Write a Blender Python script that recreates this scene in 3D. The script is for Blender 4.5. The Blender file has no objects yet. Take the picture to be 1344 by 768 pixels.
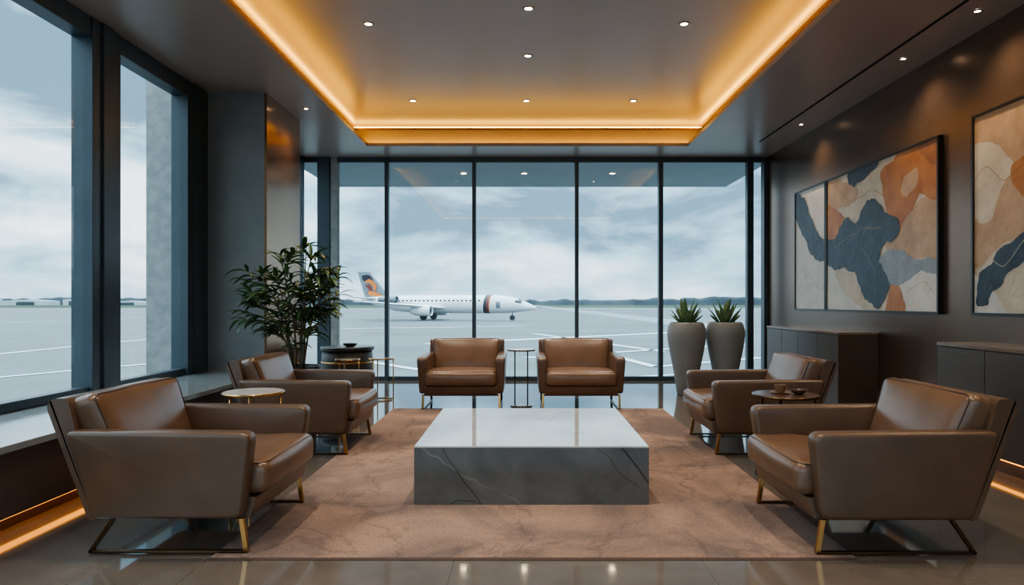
import bpy, bmesh, math, random
from mathutils import Vector, Matrix, noise as mnoise
random.seed(7)
scene = bpy.context.scene
COL = scene.collection
H = 1.25; F = 896.0; VX = 688.0; VY = 397.0
try:
    scene.view_settings.look = 'AgX - Medium High Contrast'
    scene.view_settings.exposure = 0.45
except Exception as ex: print('look', ex)

# ------------------------------------------------------------------ helpers
def lin(c):
    out = []
    for v in c[:3]:
        v = v / 255.0
        out.append(v / 12.92 if v <= 0.04045 else ((v + 0.055) / 1.055) ** 2.4)
    return (out[0], out[1], out[2], 1.0)

def mat(name, c1, c2=None, nscale=4.0, rough=0.5, metal=0.0, bump=0.0, bscale=60.0, coat=0.0,
        rough2=None, stretch=None, detail=4.0, emit=None, estr=0.0, sheen=0.0, spec=None, bdist=0.01, crough=0.08):
    m = bpy.data.materials.new(name); m.use_nodes = True
    nt = m.node_tree; b = nt.nodes['Principled BSDF']
    b.inputs['Base Color'].default_value = lin(c1)
    b.inputs['Roughness'].default_value = rough
    b.inputs['Metallic'].default_value = metal
    b.inputs['Coat Weight'].default_value = coat
    b.inputs['Coat Roughness'].default_value = crough
    b.inputs['Sheen Weight'].default_value = sheen
    if spec is not None: b.inputs['Specular IOR Level'].default_value = spec
    tc = nt.nodes.new('ShaderNodeTexCoord'); mp = nt.nodes.new('ShaderNodeMapping')
    nt.links.new(tc.outputs['Object'], mp.inputs['Vector'])
    if stretch: mp.inputs['Scale'].default_value = stretch
    if c2 is not None:
        n = nt.nodes.new('ShaderNodeTexNoise'); n.inputs['Scale'].default_value = nscale
        n.inputs['Detail'].default_value = detail
        nt.links.new(mp.outputs['Vector'], n.inputs['Vector'])
        r = nt.nodes.new('ShaderNodeValToRGB')
        r.color_ramp.elements[0].position = 0.35; r.color_ramp.elements[1].position = 0.65
        r.color_ramp.elements[0].color = lin(c1); r.color_ramp.elements[1].color = lin(c2)
        nt.links.new(n.outputs['Fac'], r.inputs['Fac'])
        nt.links.new(r.outputs['Color'], b.inputs['Base Color'])
        if rough2 is not None:
            mr = nt.nodes.new('ShaderNodeMapRange')
            mr.inputs['To Min'].default_value = rough; mr.inputs['To Max'].default_value = rough2
            mr.inputs['From Min'].default_value = 0.35; mr.inputs['From Max'].default_value = 0.65
            nt.links.new(n.outputs['Fac'], mr.inputs['Value'])
            nt.links.new(mr.outputs['Result'], b.inputs['Roughness'])
    if bump > 0:
        n2 = nt.nodes.new('ShaderNodeTexNoise'); n2.inputs['Scale'].default_value = bscale
        n2.inputs['Detail'].default_value = 5
        nt.links.new(mp.outputs['Vector'], n2.inputs['Vector'])
        bp = nt.nodes.new('ShaderNodeBump'); bp.inputs['Strength'].default_value = bump
        bp.inputs['Distance'].default_value = bdist
        nt.links.new(n2.outputs['Fac'], bp.inputs['Height'])
        nt.links.new(bp.outputs['Normal'], b.inputs['Normal'])
    if emit is not None:
        b.inputs['Emission Color'].default_value = lin(emit)
        b.inputs['Emission Strength'].default_value = estr
    return m

def marble(name, base, base2, dark, light, rough=0.08, kd=0.9, kl=0.5, ph=0.0, spec=0.5):
    m = bpy.data.materials.new(name); m.use_nodes = True
    nt = m.node_tree; b = nt.nodes['Principled BSDF']; L = nt.links.new
    b.inputs['Roughness'].default_value = rough; b.inputs['Specular IOR Level'].default_value = spec
    tc = nt.nodes.new('ShaderNodeTexCoord')
    def nz(scale, det, dist, off):
        mp = nt.nodes.new('ShaderNodeMapping'); mp.inputs['Location'].default_value = off
        n = nt.nodes.new('ShaderNodeTexNoise'); n.inputs['Scale'].default_value = scale
        n.inputs['Detail'].default_value = det; n.inputs['Distortion'].default_value = dist
        n.inputs['Roughness'].default_value = 0.6
        L(tc.outputs['Object'], mp.inputs['Vector']); L(mp.outputs['Vector'], n.inputs['Vector'])
        k = nt.nodes.new('ShaderNodeMapRange'); k.inputs['From Min'].default_value = .3; k.inputs['From Max'].default_value = .7
        L(n.outputs['Fac'], k.inputs['Value'])
        return n.outputs['Fac'], k.outputs['Result']
    def vein(rot, scale, dist, phase, w, off, mlo=0.42, mhi=0.58):
        mp = nt.nodes.new('ShaderNodeMapping'); mp.inputs['Rotation'].default_value = rot; mp.inputs['Location'].default_value = off
        L(tc.outputs['Object'], mp.inputs['Vector'])
        wv = nt.nodes.new('ShaderNodeTexWave'); wv.wave_type = 'BANDS'; wv.bands_direction = 'X'
        wv.inputs['Scale'].default_value = scale; wv.inputs['Distortion'].default_value = dist
        wv.inputs['Detail'].default_value = 4; wv.inputs['Detail Scale'].default_value = 1.6; wv.inputs['Phase Offset'].default_value = phase
        L(mp.outputs['Vector'], wv.inputs['Vector'])
        a = nt.nodes.new('ShaderNodeMath'); a.operation = 'SUBTRACT'; a.inputs[1].default_value = 0.5; L(wv.outputs['Fac'], a.inputs[0])
        c = nt.nodes.new('ShaderNodeMath'); c.operation = 'ABSOLUTE'; L(a.outputs[0], c.inputs[0])
        r = nt.nodes.new('ShaderNodeMapRange'); r.inputs['From Min'].default_value = 0; r.inputs['From Max'].default_value = w
        r.inputs['To Min'].default_value = 1; r.inputs['To Max'].default_value = 0
        L(c.outputs[0], r.inputs['Value'])
        k = nt.nodes.new('ShaderNodeMapRange'); k.inputs['From Min'].default_value = mlo; k.inputs['From Max'].default_value = mhi
        L(nz(2.2, 3, 0, (off[0]+5, off[1], off[2]))[0], k.inputs['Value'])
        mu = nt.nodes.new('ShaderNodeMath'); mu.operation = 'MULTIPLY'; L(r.outputs['Result'], mu.inputs[0]); L(k.outputs['Result'], mu.inputs[1])
        return mu.outputs[0]
    def mix(fac, a, bcol, k=1.0):
        x = nt.nodes.new('ShaderNodeMix'); x.data_type = 'RGBA'
        if k != 1.0:
            mm = nt.nodes.new('ShaderNodeMath'); mm.operation = 'MULTIPLY'; mm.inputs[1].default_value = k
            L(fac, mm.inputs[0]); fac = mm.outputs[0]
        L(fac, x.inputs['Factor'])
        if isinstance(a, tuple): x.inputs['A'].default_value = a
        else: L(a, x.inputs['A'])
        x.inputs['B'].default_value = bcol
        return x.outputs['Result']
    c = mix(nz(2.5, 8, 0.8, (3, 1, 7))[1], lin(base), lin(base2))
    c = mix(vein((0,0.9,0.5), 0.55, 5.0, 1.0, 0.03, (1,2,3)), c, lin(light), kl)
    c = mix(vein((0,0.75,0.35), 0.22, 3.0, 0.6+ph, 0.012, (0,0,0), 0.30, 0.42), c, lin(dark), kd)
    c = mix(vein((0.2,1.1,-0.3), 0.35, 4.0, 2.2+ph, 0.014, (4,1,0)), c, lin(dark), kd*0.8)
    L(c, b.inputs['Base Color'])
    return m

def finish(name, bm, mats, smooth=False, bevel=0.0, seg=3, parent=None, loc=None):
    me = bpy.data.meshes.new(name)
    bmesh.ops.recalc_face_normals(bm, faces=bm.faces[:])
    bm.to_mesh(me); bm.free()
    if not isinstance(mats, (list, tuple)): mats = [mats]
    for m in mats: me.materials.append(m)
    if smooth:
        for p in me.polygons: p.use_smooth = True
    o = bpy.data.objects.new(name, me); COL.objects.link(o)
    if bevel > 0:
        md = o.modifiers.new('bevel', 'BEVEL'); md.width = bevel; md.segments = seg
        md.limit_method = 'ANGLE'; md.angle_limit = math.radians(35)
        md.harden_normals = True
        for p in me.polygons: p.use_smooth = True
    if parent: o.parent = parent
    if loc: o.location = loc
    return o

def bm_box(bm, x0, x1, y0, y1, z0, z1, mi=0):
    vs = [bm.verts.new(p) for p in [(x0,y0,z0),(x1,y0,z0),(x1,y1,z0),(x0,y1,z0),(x0,y0,z1),(x1,y0,z1),(x1,y1,z1),(x0,y1,z1)]]
    for q in [(0,3,2,1),(4,5,6,7),(0,1,5,4),(1,2,6,5),(2,3,7,6),(3,0,4,7)]:
        f = bm.faces.new([vs[i] for i in q]); f.material_index = mi
    return vs

def box(name, b, m, bevel=0.0, parent=None, loc=None, seg=2):
    bm = bmesh.new(); bm_box(bm, *b)
    return finish(name, bm, m, bevel=bevel, parent=parent, loc=loc, seg=seg)

def bm_lathe(bm, prof, n=48, axis='z', off=(0,0,0), mi=0, cap=True):
    rings = []
    for (r, h) in prof:
        ring = []
        for i in range(n):
            a = 2*math.pi*i/n
            if axis == 'z': p = (off[0]+r*math.cos(a), off[1]+r*math.sin(a), off[2]+h)
            else: p = (off[0]+h, off[1]+r*math.cos(a), off[2]+r*math.sin(a))
            ring.append(bm.verts.new(p))
        rings.append(ring)
    for a, b in zip(rings, rings[1:]):
        for i in range(n):
            f = bm.faces.new((a[i], a[(i+1)%n], b[(i+1)%n], b[i])); f.material_index = mi; f.smooth = True
    if cap:
        for r in (rings[0], rings[-1]):
            f = bm.faces.new(r); f.material_index = mi
    return rings

def lathe(name, prof, m, parent=None, loc=None, n=48, bevel=0.0, axis='z', off=(0,0,0)):
    bm = bmesh.new(); bm_lathe(bm, prof, n, axis, off)
    o = finish(name, bm, m, parent=parent, loc=loc)
    md = o.modifiers.new('bevel','BEVEL'); md.width = 0.003; md.segments = 2; md.angle_limit = math.radians(40)
    md.limit_method = 'ANGLE'; md.harden_normals = True
    for p in o.data.polygons: p.use_smooth = True
    return o

def bm_tube(bm, pts, r, n=8, closed=False, mi=0, flat=None):
    pts = [Vector(p) for p in pts]; N = len(pts); rings = []
    rr = r if isinstance(r, (list, tuple)) else [r]*N
    up = None
    for i, p in enumerate(pts):
        if closed: t = (pts[(i+1)%N]-pts[i-1])
        else: t = pts[min(i+1, N-1)]-pts[max(i-1, 0)]
        t.normalize()
        if up is None:
            up = Vector((0,0,1)) if abs(t.z) < 0.9 else Vector((1,0,0))
        u = (up - t*up.dot(t))
        if u.length < 1e-4: u = t.orthogonal()
        u.normalize(); up = u; v = t.cross(u)
        ring = [bm.verts.new(p + (u*math.cos(2*math.pi*k/n)+v*math.sin(2*math.pi*k/n))*rr[i]) for k in range(n)]
        rings.append(ring)
    rng = range(N) if closed else range(N-1)
    for i in rng:
        a, b = rings[i], rings[(i+1)%N]
        for k in range(n):
            f = bm.faces.new((a[k], a[(k+1)%n], b[(k+1)%n], b[k])); f.smooth = True; f.material_index = mi
    if not closed:
        for e in (rings[0], rings[-1]):
            f = bm.faces.new(e); f.material_index = mi

def tube(name, pts, r, m, parent=None, n=10, closed=False):
    bm = bmesh.new(); bm_tube(bm, pts, r, n, closed)
    return finish(name, bm, m, parent=parent)

def bar(name, p0, p1, w, d, m, parent=None, wdir=(0,1,0), bevel=0.002):
    bm = bmesh.new(); p0 = Vector(p0); p1 = Vector(p1); t = (p1-p0).normalized()
    u = Vector(wdir); u = (u - t*u.dot(t)).normalized(); v = t.cross(u)
    vs = []
    for p in (p0, p1):
        for (a, b) in ((-1,-1),(1,-1),(1,1),(-1,1)):
            vs.append(bm.verts.new(p + u*a*w/2 + v*b*d/2))
    for q in [(0,1,2,3),(4,5,6,7),(0,1,5,4),(1,2,6,5),(2,3,7,6),(3,0,4,7)]:
        bm.faces.new([vs[i] for i in q])
    return finish(name, bm, m, parent=parent, bevel=bevel, seg=2)

def coords(h, r, n=8, k=4):
    c = []
    for i in range(k): c.append(-h + r*(1-math.cos(i/k*math.pi/2)) )
    inner = h - r
    for i in range(n+1): c.append(-inner + 2*inner*i/n)
    for i in range(k-1, -1, -1): c.append(h - r*(1-math.cos(i/k*math.pi/2)))
    return c

def cushion(name, hx, hy, hz, r, m, parent=None, fn=None, puff=(0,0,0), wr=0.0, seed=0):
    bm = bmesh.new()
    cs = [coords(hx, r, 12), coords(hy, r, 12), coords(hz, r, 3)]
    hs = (hx, hy, hz)
    cache = {}
    def vert(i, j, k):
        key = (i, j, k)
        if key in cache: return cache[key]
        p = Vector((cs[0][i], cs[1][j], cs[2][k]))
        q = Vector([max(-(hs[a]-r), min(hs[a]-r, p[a])) for a in range(3)])
        d = p - q
        if d.length > 1e-7: p = q + d.normalized()*r
        u = [p[a]/hs[a] for a in range(3)]
        add = Vector((0,0,0))
        for a in range(3):
            o1, o2 = [b for b in range(3) if b != a]
            s = u[a]
            add[a] = puff[a]*s*max(0, 1-u[o1]**2)*max(0, 1-u[o2]**2)
        p = p + add
        if wr > 0:
            w = mnoise.noise(Vector((p.x*7+seed, p.y*5, p.z*5)))*wr
            w *= max(0, 1-u[0]**2)**0.5
            p = p + Vector((0, 0, w))
        if fn: p = Vector(fn(p))
        v = bm.verts.new(p); cache[key] = v; return v
    n = [len(c) for c in cs]
    for a in range(3):
        b, c = [(1,2),(0,2),(0,1)][a]
        for side in (0, n[a]-1):
            for i in range(n[b]-1):
                for j in range(n[c]-1):
                    idx = []
                    for (di, dj) in ((0,0),(1,0),(1,1),(0,1)):
                        t = [0,0,0]; t[a] = side; t[b] = i+di; t[c] = j+dj
                        idx.append(vert(*t))
                    try: bm.faces.new(idx)
                    except ValueError: pass
    return finish(name, bm, m, smooth=True, parent=parent)

def round_poly(pts, rads, seg=5):
    out = []; N = len(pts)
    for i in range(N):
        p = Vector(pts[i]); a = Vector(pts[i-1]); b = Vector(pts[(i+1)%N]); r = rads[i] if isinstance(rads, (list,tuple)) else rads
        da = (a-p).normalized(); db = (b-p).normalized()
        s = p+da*r; e = p+db*r
        for k in range(seg+1):
            t = k/seg
            out.append((s*(1-t)**2 + p*2*t*(1-t) + e*t*t))
    return out

def extrude_profile(name, pts, y0, y1, m, parent=None, bevel=0.015, seg=3, warp=None):
    bm = bmesh.new()
    w = warp or (lambda p: p)
    a = [bm.verts.new(w((p[0], y0, p[1]))) for p in pts]; b = [bm.verts.new(w((p[0], y1, p[1]))) for p in pts]
    bm.faces.new(a); bm.faces.new(b)
    n = len(pts)
    for i in range(n): bm.faces.new((a[i], a[(i+1)%n], b[(i+1)%n], b[i]))
    return finish(name, bm, m, parent=parent, bevel=bevel, seg=seg)

def padded(name, pts, yc, th, m, parent=None, warp=None, r=0.03, crown=0.008):
    """upholstered panel: profile in xz, thickness th about yc, edges rounded, faces slightly crowned"""
    cx = sum(p[0] for p in pts)/len(pts); cz = sum(p[1] for p in pts)/len(pts)
    n = len(pts); P_ = [Vector((p[0], p[1])) for p in pts]
    area = sum(P_[i-1].x*P_[i].y-P_[i].x*P_[i-1].y for i in range(n))
    sg = 1 if area > 0 else -1
    nor = []
    for i in range(n):
        t = (P_[(i+1)%n]-P_[i-1]); t = t.normalized() if t.length > 1e-9 else Vector((1,0))
        nor.append(Vector((-t.y, t.x))*sg)
    bm = bmesh.new(); rings = []
    K = 6
    steps = []
    for k in range(K+1):
        a = math.pi/2*k/K
        steps.append((r*(1-math.sin(a)), -th/2 + r*(1-math.cos(a))))
    steps2 = [(i_, -y_) for (i_, y_) in reversed(steps)]
    w = warp or (lambda p: p)
    for (ins, y) in steps + steps2:
        rings.append([bm.verts.new(w((P_[i].x+nor[i].x*ins, yc+y, P_[i].y+nor[i].y*ins))) for i in range(n)])
    for a, b in zip(rings, rings[1:]):
        for i in range(n): bm.faces.new((a[i], a[(i+1)%n], b[(i+1)%n], b[i])).smooth = True
    for side, ring in ((-1, rings[0]), (1, rings[-1])):
        prev = ring; base = [Vector((P_[i].x+nor[i].x*r, P_[i].y+nor[i].y*r)) for i in range(n)]
        for f_ in (0.9, 0.6, 0.3):
            cur = [bm.verts.new(w((cx+(q.x-cx)*f_, yc+side*(th/2+crown*(1-f_*f_)), cz+(q.y-cz)*f_))) for q in base]
            for i in range(n): bm.faces.new((prev[i], prev[(i+1)%n], cur[(i+1)%n], cur[i])).smooth = True
            prev = cur
        bm.faces.new(prev).smooth = True
    return finish(name, bm, m, smooth=True, parent=parent)

def tag(o, label, cat=None, group=None, kind=None):
    o['label'] = label
    if cat: o['category'] = cat
    if group: o['group'] = group
    if kind: o['kind'] = kind
    return o

def empty(name, loc=(0,0,0), rotz=0):
    e = bpy.data.objects.new(name, None); e.empty_display_size = 0.2
    e.location = loc; e.rotation_euler = (0,0,rotz); COL.objects.link(e); return e

def copy_thing(src, loc, rotz=0):
    c = src.copy(); COL.objects.link(c); c.location = loc; c.rotation_euler = (0,0,rotz)
    for ch in list(src.children):
        k = ch.copy(); k.parent = c; COL.objects.link(k)
    return c

# ------------------------------------------------------------------ materials
M_wall = mat('wall_bronze_taupe', (106,86,73), (114,93,79), 1.5, rough=0.27, metal=0.6, bump=0.03, bscale=40)
M_pier = mat('pier_plaster', (120,123,124), (128,130,130), 3, rough=0.55, bump=0.12, bscale=50)
M_bronzepanel = mat('bronze_panel', (142,104,72), (152,112,78), 3, rough=0.2, metal=0.85)
M_soffit = mat('soffit_paint', (156,143,135), (160,147,139), 1.2, rough=0.32)
M_frame = mat('window_frame_metal', (70,80,88), (76,86,94), 3, rough=0.4, metal=0.3)
M_sill = mat('sill_stone', (132,138,140), (144,149,151), 6, rough=0.1)
M_sillpanel = mat('sill_panel', (84,63,53), (92,69,58), 3, rough=0.3, metal=0.35)
M_concrete = mat('concrete', (140,144,144), (160,163,162), 8, rough=0.85, bump=0.4, bscale=30)
M_canopy = mat('canopy_panel', (150,160,165), (156,166,170), 2, rough=0.6)
M_leather = mat('leather_tan', (107,82,64), (118,91,72), 6, rough=0.30, bump=0.08, bscale=160, bdist=0.004, spec=0.7)
M_leather2 = mat('leather_brown', (90,69,54), (99,77,61), 5, rough=0.36, bump=0.06, bscale=160, bdist=0.003, spec=0.6, coat=0.2, crough=0.25)
M_piping = mat('leather_piping', (72,54,43), rough=0.45)
M_brass = mat('brass', (190,148,92), (200,156,100), 10, rough=0.2, metal=1.0)
M_darkmetal = mat('dark_bronze_metal', (98,79,60), (108,87,66), 10, rough=0.25, metal=0.95)
M_cab = mat('cabinet_dark_veneer', (80,67,58), (86,73,63), 6, rough=0.36, stretch=(1,1,6), metal=0.15)
M_cabtop = mat('cabinet_top', (128,110,96), (136,118,104), 6, rough=0.18, metal=0.2)
M_frameb = mat('picture_frame_black', (24,22,22), rough=0.35)
M_marble_top = marble('marble_lit_top', (172,176,178), (194,197,198), (110,112,114), (232,232,232), 0.015, 0.45, 0.3, 0.3, 0.95)  # same stone as the body; reflected window light painted in as paler colour
M_marble_body = marble('marble_grey', (84,86,87), (110,111,110), (36,37,38), (170,170,168), 0.14, 0.9, 0.3)
M_planter = mat('planter_ceramic', (130,131,131), (136,137,136), 4, rough=0.5)
M_soil = mat('soil', (42,34,28), (58,46,36), 30, rough=0.95, bump=0.6, bscale=40)
M_leaf = mat('leaf_green', (52,78,48), (86,112,66), 6, rough=0.4)
M_agave = mat('agave_green', (92,124,92), (136,160,112), 9, rough=0.5)
M_stem = mat('stem_brown', (104,90,66), (124,108,82), 20, rough=0.8, bump=0.3)
M_pot = mat('dark_pot', (46,46,46), (56,55,54), 6, rough=0.35)
M_drum = mat('drum_dark', (54,52,50), (70,65,60), 14, rough=0.5, stretch=(1,1,0.2))
M_ttop = mat('tabletop_dark_wood', (72,54,46), (90,68,56), 12, rough=0.25, stretch=(1,6,1))
M_tglass = mat('tabletop_pale_stone', (186,186,182), (204,202,198), 7, rough=0.08)
M_tsmoke = mat('tabletop_smoked', (106,102,98), (120,114,108), 7, rough=0.12)
M_cup = mat('cup_ceramic', (120,92,70), (136,106,82), 12, rough=0.4)
M_coffee = mat('coffee', (40,22,14), rough=0.1)
M_led = mat('led_warm', (255,194,90), rough=0.5, emit=(255,190,66), estr=13)
M_led2 = mat('led_warm_edge', (255,204,110), rough=0.5, emit=(255,200,84), estr=20)
M_ledfloor = mat('led_warm_floor', (255,170,70), rough=0.5, emit=(255,164,56), estr=2.6)
M_lamp = mat('downlight_lens', (255,235,205), rough=0.5, emit=(255,228,190), estr=26)
M_lampring = mat('downlight_ring', (130,124,120), rough=0.4, metal=0.3)
M_slot = mat('slot_black', (14,13,13), rough=0.8)

def floor_mat():
    m = bpy.data.materials.new('floor_polished_stone'); m.use_nodes = True
    nt = m.node_tree; b = nt.nodes['Principled BSDF']; L = nt.links.new
    tc = nt.nodes.new('ShaderNodeTexCoord'); mp = nt.nodes.new('ShaderNodeMapping'); mp.inputs['Location'].default_value = (0.34, 0.25, 0)
    L(tc.outputs['Object'], mp.inputs['Vector'])
    br = nt.nodes.new('ShaderNodeTexBrick'); br.offset = 0.0; br.squash = 1.0
    br.inputs['Scale'].default_value = 1.0; br.inputs['Mortar Size'].default_value = 0.0015
    br.inputs['Brick Width'].default_value = 1.2; br.inputs['Row Height'].default_value = 1.2
    br.inputs['Color1'].default_value = lin((110,102,96)); br.inputs['Color2'].default_value = lin((115,107,100))
    br.inputs['Mortar'].default_value = lin((84,78,73))
    L(mp.outputs['Vector'], br.inputs['Vector'])
    n = nt.nodes.new('ShaderNodeTexNoise'); n.inputs['Scale'].default_value = 3; n.inputs['Detail'].default_value = 7; n.inputs['Roughness'].default_value = 0.55
    L(mp.outputs['Vector'], n.inputs['Vector'])
    r = nt.nodes.new('ShaderNodeValToRGB'); r.color_ramp.elements[0].color = (0.86,0.86,0.86,1); r.color_ramp.elements[1].color = (1.12,1.12,1.12,1)
    r.color_ramp.elements[0].position = .35; r.color_ramp.elements[1].position = .65
    L(n.outputs['Fac'], r.inputs['Fac'])
    mx = nt.nodes.new('ShaderNodeMix'); mx.data_type = 'RGBA'; mx.blend_type = 'MULTIPLY'; mx.inputs['Factor'].default_value = 1
    L(br.outputs['Color'], mx.inputs['A']); L(r.outputs['Color'], mx.inputs['B']); L(mx.outputs['Result'], b.inputs['Base Color'])
    b.inputs['Roughness'].default_value = 0.075
    b.inputs['Specular IOR Level'].default_value = 1.0
    b.inputs['Coat Weight'].default_value = 0.5; b.inputs['Coat Roughness'].default_value = 0.04
    return m
M_floor = floor_mat()

def rug_mat():
    m = bpy.data.materials.new('rug_wool'); m.use_nodes = True
    nt = m.node_tree; b = nt.nodes['Principled BSDF']; L = nt.links.new
    tc = nt.nodes.new('ShaderNodeTexCoord')
    def noise(scale, det, dist=0, rough=0.5, off=(0,0,0), st=(1,1,1)):
        mp = nt.nodes.new('ShaderNodeMapping'); mp.inputs['Location'].default_value = off; mp.inputs['Scale'].default_value = st
        n = nt.nodes.new('ShaderNodeTexNoise'); n.inputs['Scale'].default_value = scale; n.inputs['Detail'].default_value = det
        n.inputs['Distortion'].default_value = dist; n.inputs['Roughness'].default_value = rough
        L(tc.outputs['Object'], mp.inputs['Vector']); L(mp.outputs['Vector'], n.inputs['Vector']); return n.outputs['Fac']
    def ramp(f, c1, c2, p1, p2):
        r = nt.nodes.new('ShaderNodeValToRGB'); r.color_ramp.elements[0].position = p1; r.color_ramp.elements[1].position = p2
        r.color_ramp.elements[0].color = c1; r.color_ramp.elements[1].color = c2
        L(f, r.inputs['Fac']); return r.outputs['Color']
    def mul(a, c):
        mx = nt.nodes.new('ShaderNodeMix'); mx.data_type = 'RGBA'; mx.blend_type = 'MULTIPLY'; mx.inputs['Factor'].default_value = 1
        L(a, mx.inputs['A']); L(c, mx.inputs['B']); return mx.outputs['Result']
    a = ramp(noise(1.1, 10, 0.8, 0.62), lin((114,98,92)), lin((162,135,119)), .38, .60)
    v = noise(0.9, 6, 0.5, 0.55, (4,3,0), (1.4,0.8,1))
    s = nt.nodes.new('ShaderNodeMath'); s.operation = 'SUBTRACT'; s.inputs[1].default_value = .5; L(v, s.inputs[0])
    ab = nt.nodes.new('ShaderNodeMath'); ab.operation = 'ABSOLUTE'; L(s.outputs[0], ab.inputs[0])
    st = ramp(ab.outputs[0], (0.72,0.72,0.74,1), (1,1,1,1), 0.0, 0.014)
    c = ramp(noise(95, 4, 0, 0.6), (0.76,0.76,0.76,1), (1.2,1.2,1.2,1), .32, .68)
    L(mul(mul(a, st), c), b.inputs['Base Color'])
    b.inputs['Roughness'].default_value = 0.95; b.inputs['Sheen Weight'].default_value = 0.15
    b.inputs['Specular IOR Level'].default_value = 0.1
    bp = nt.nodes.new('ShaderNodeBump'); bp.inputs['Strength'].default_value = 0.6; bp.inputs['Distance'].default_value = 0.01
    L(noise(160, 3), bp.inputs['Height']); L(bp.outputs['Normal'], b.inputs['Normal'])
    return m
M_rug = rug_mat()

def glass_mat():
    m = bpy.data.materials.new('window_glass'); m.use_nodes = True
    nt = m.node_tree; nt.nodes.clear(); L = nt.links.new
    out = nt.nodes.new('ShaderNodeOutputMaterial'); mx = nt.nodes.new('ShaderNodeMixShader')
    tr = nt.nodes.new('ShaderNodeBsdfTransparent'); tr.inputs['Color'].default_value = (0.93,0.97,0.985,1)
    gl = nt.nodes.new('ShaderNodeBsdfGlossy'); gl.inputs['Roughness'].default_value = 0.0
    lw = nt.nodes.new('ShaderNodeLayerWeight'); lw.inputs['Blend'].default_value = 0.5
    pw = nt.nodes.new('ShaderNodeMath'); pw.operation = 'POWER'; pw.inputs[1].default_value = 5.0
    ma = nt.nodes.new('ShaderNodeMath'); ma.operation = 'MULTIPLY_ADD'; ma.inputs[1].default_value = 0.85; ma.inputs[2].default_value = 0.04
    L(lw.outputs['Facing'], pw.inputs[0]); L(pw.outputs[0], ma.inputs[0]); L(ma.outputs[0], mx.inputs[0])
    L(tr.outputs[0], mx.inputs[1]); L(gl.outputs[0], mx.inputs[2]); L(mx.outputs[0], out.inputs['Surface'])
    return m
M_glass = glass_mat()

# ------------------------------------------------------------------ room shell
XL, XR, YB, YF = -3.6, 3.9, 11.0, -2.2
ZS, ZU = 3.58, 3.97
st = dict(kind='structure')
tag(box('floor', (XL-0.1, XR+0.15, YF, YB+0.15, -0.2, 0.0), M_floor), 'dark polished stone tile floor', 'floor', **st)
hx0, hx1, hy0, hy1 = -2.34, 2.44, 0.6, 10.18
bm = bmesh.new()
def rect(x0,x1,y0,y1,z): return [bm.verts.new(p) for p in ((x0,y0,z),(x1,y0,z),(x1,y1,z),(x0,y1,z))]
o_ = 0.26
loops = [rect(XL-0.15, XR+0.15, YF-0.1, YB+0.15, ZS+0.6), rect(XL-0.15, XR+0.15, YF-0.1, YB+0.15, ZS), rect(hx0,hx1,hy0,hy1,ZS), rect(hx0,hx1,hy0,hy1,ZS+0.05),
         rect(hx0-o_+.0,hx1+o_,hy0-o_,hy1+o_,ZS+0.05), rect(hx0-o_,hx1+o_,hy0-o_,hy1+o_,ZU)]
for a, b in zip(loops, loops[1:]):
    for i in range(4): bm.faces.new((a[i], a[(i+1)%4], b[(i+1)%4], b[i]))
bm.faces.new(loops[-1]); bm.faces.new(loops[0])
tag(finish('ceiling', bm, M_soffit), 'taupe ceiling with recessed lit tray', 'ceiling', **st)
bm = bmesh.new()
a0,a1,b0,b1 = hx0-o_, hx1+o_, hy0-o_, hy1+o_
for bb in ((a0,a0+.03,b0,b1),(a1-.03,a1,b0,b1),(a0+.03,a1-.03,b0,b0+.03),(a0+.03,a1-.03,b1-.03,b1)):
    bm_box(bm, bb[0],bb[1],bb[2],bb[3], ZU-0.085, ZU-0.055)
tag(finish('trim_1', bm, M_bronzepanel), 'thin bronze trim around ceiling tray', 'trim', **st)
for bb in ((a0+.004,a0+.02,b0+.03,b1-.03),(a1-.02,a1-.004,b0+.03,b1-.03),(a0+.03,a1-.03,b0+.004,b0+.02),(a0+.03,a1-.03,b1-.02,b1-.004)):
    tag(box('led_strip', (bb[0],bb[1],bb[2],bb[3], ZU-0.0545, ZU-0.046), M_led2), 'warm amber light strip on tray edge trim', 'light strip', 'cove light strips')
for (x0,x1,y0,y1) in ((hx0-.23,hx0-.18,hy0,hy1),(hx1+.18,hx1+.23,hy0,hy1),(hx0-.1,hx1+.1,hy1+.18,hy1+.23),(hx0-.1,hx1+.1,hy0-.23,hy0-.18)):
    tag(box('led_strip', (x0,x1,y0,y1,ZS+0.051,ZS+0.066), M_led), 'warm amber light strip in ceiling cove', 'light strip', 'cove light strips')
tag(box('trim_2', (3.40,3.43,YF,9.9,ZS-0.004,ZS+0.01), M_slot), 'black linear slot in ceiling', 'trim', **st)

tag(box('wall_right', (XR, XR+0.15, YF, YB+0.15, 0, ZS), M_wall), 'dark bronze-taupe satin wall', 'wall', **st)
tag(box('wall_left', (XL-0.1, -2.78, YF, 7.6, 0.09, 0.45), M_sillpanel), 'dark bronze low wall under window', 'wall', **st)
tag(box('baseboard_left', (XL-0.1, -2.86, YF, 7.6, 0.0, 0.09), M_sillpanel), 'recessed dark plinth', 'baseboard', **st)
tag(box('trim_3', (XL-0.02, -2.74, YF, 7.6, 0.45, 0.49), M_sill, bevel=0.004), 'pale polished stone window sill', 'window sill', **st)
tag(box('led_strip', (-2.855,-2.80,YF+.2,7.5,0.080,0.0895), M_ledfloor), 'warm amber light strip under the low wall', 'light strip', 'floor light strips')
tag(box('wall_pier', (XL-0.15, -2.89, 7.6, 8.72, 0, ZS), M_pier), 'grey plaster pier between windows', 'wall', **st)
tag(box('trim_4', (-2.889, -2.865, 7.6, 8.72, 0, ZS), M_bronzepanel), 'bronze cladding panel on pier', 'trim', **st)

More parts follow.
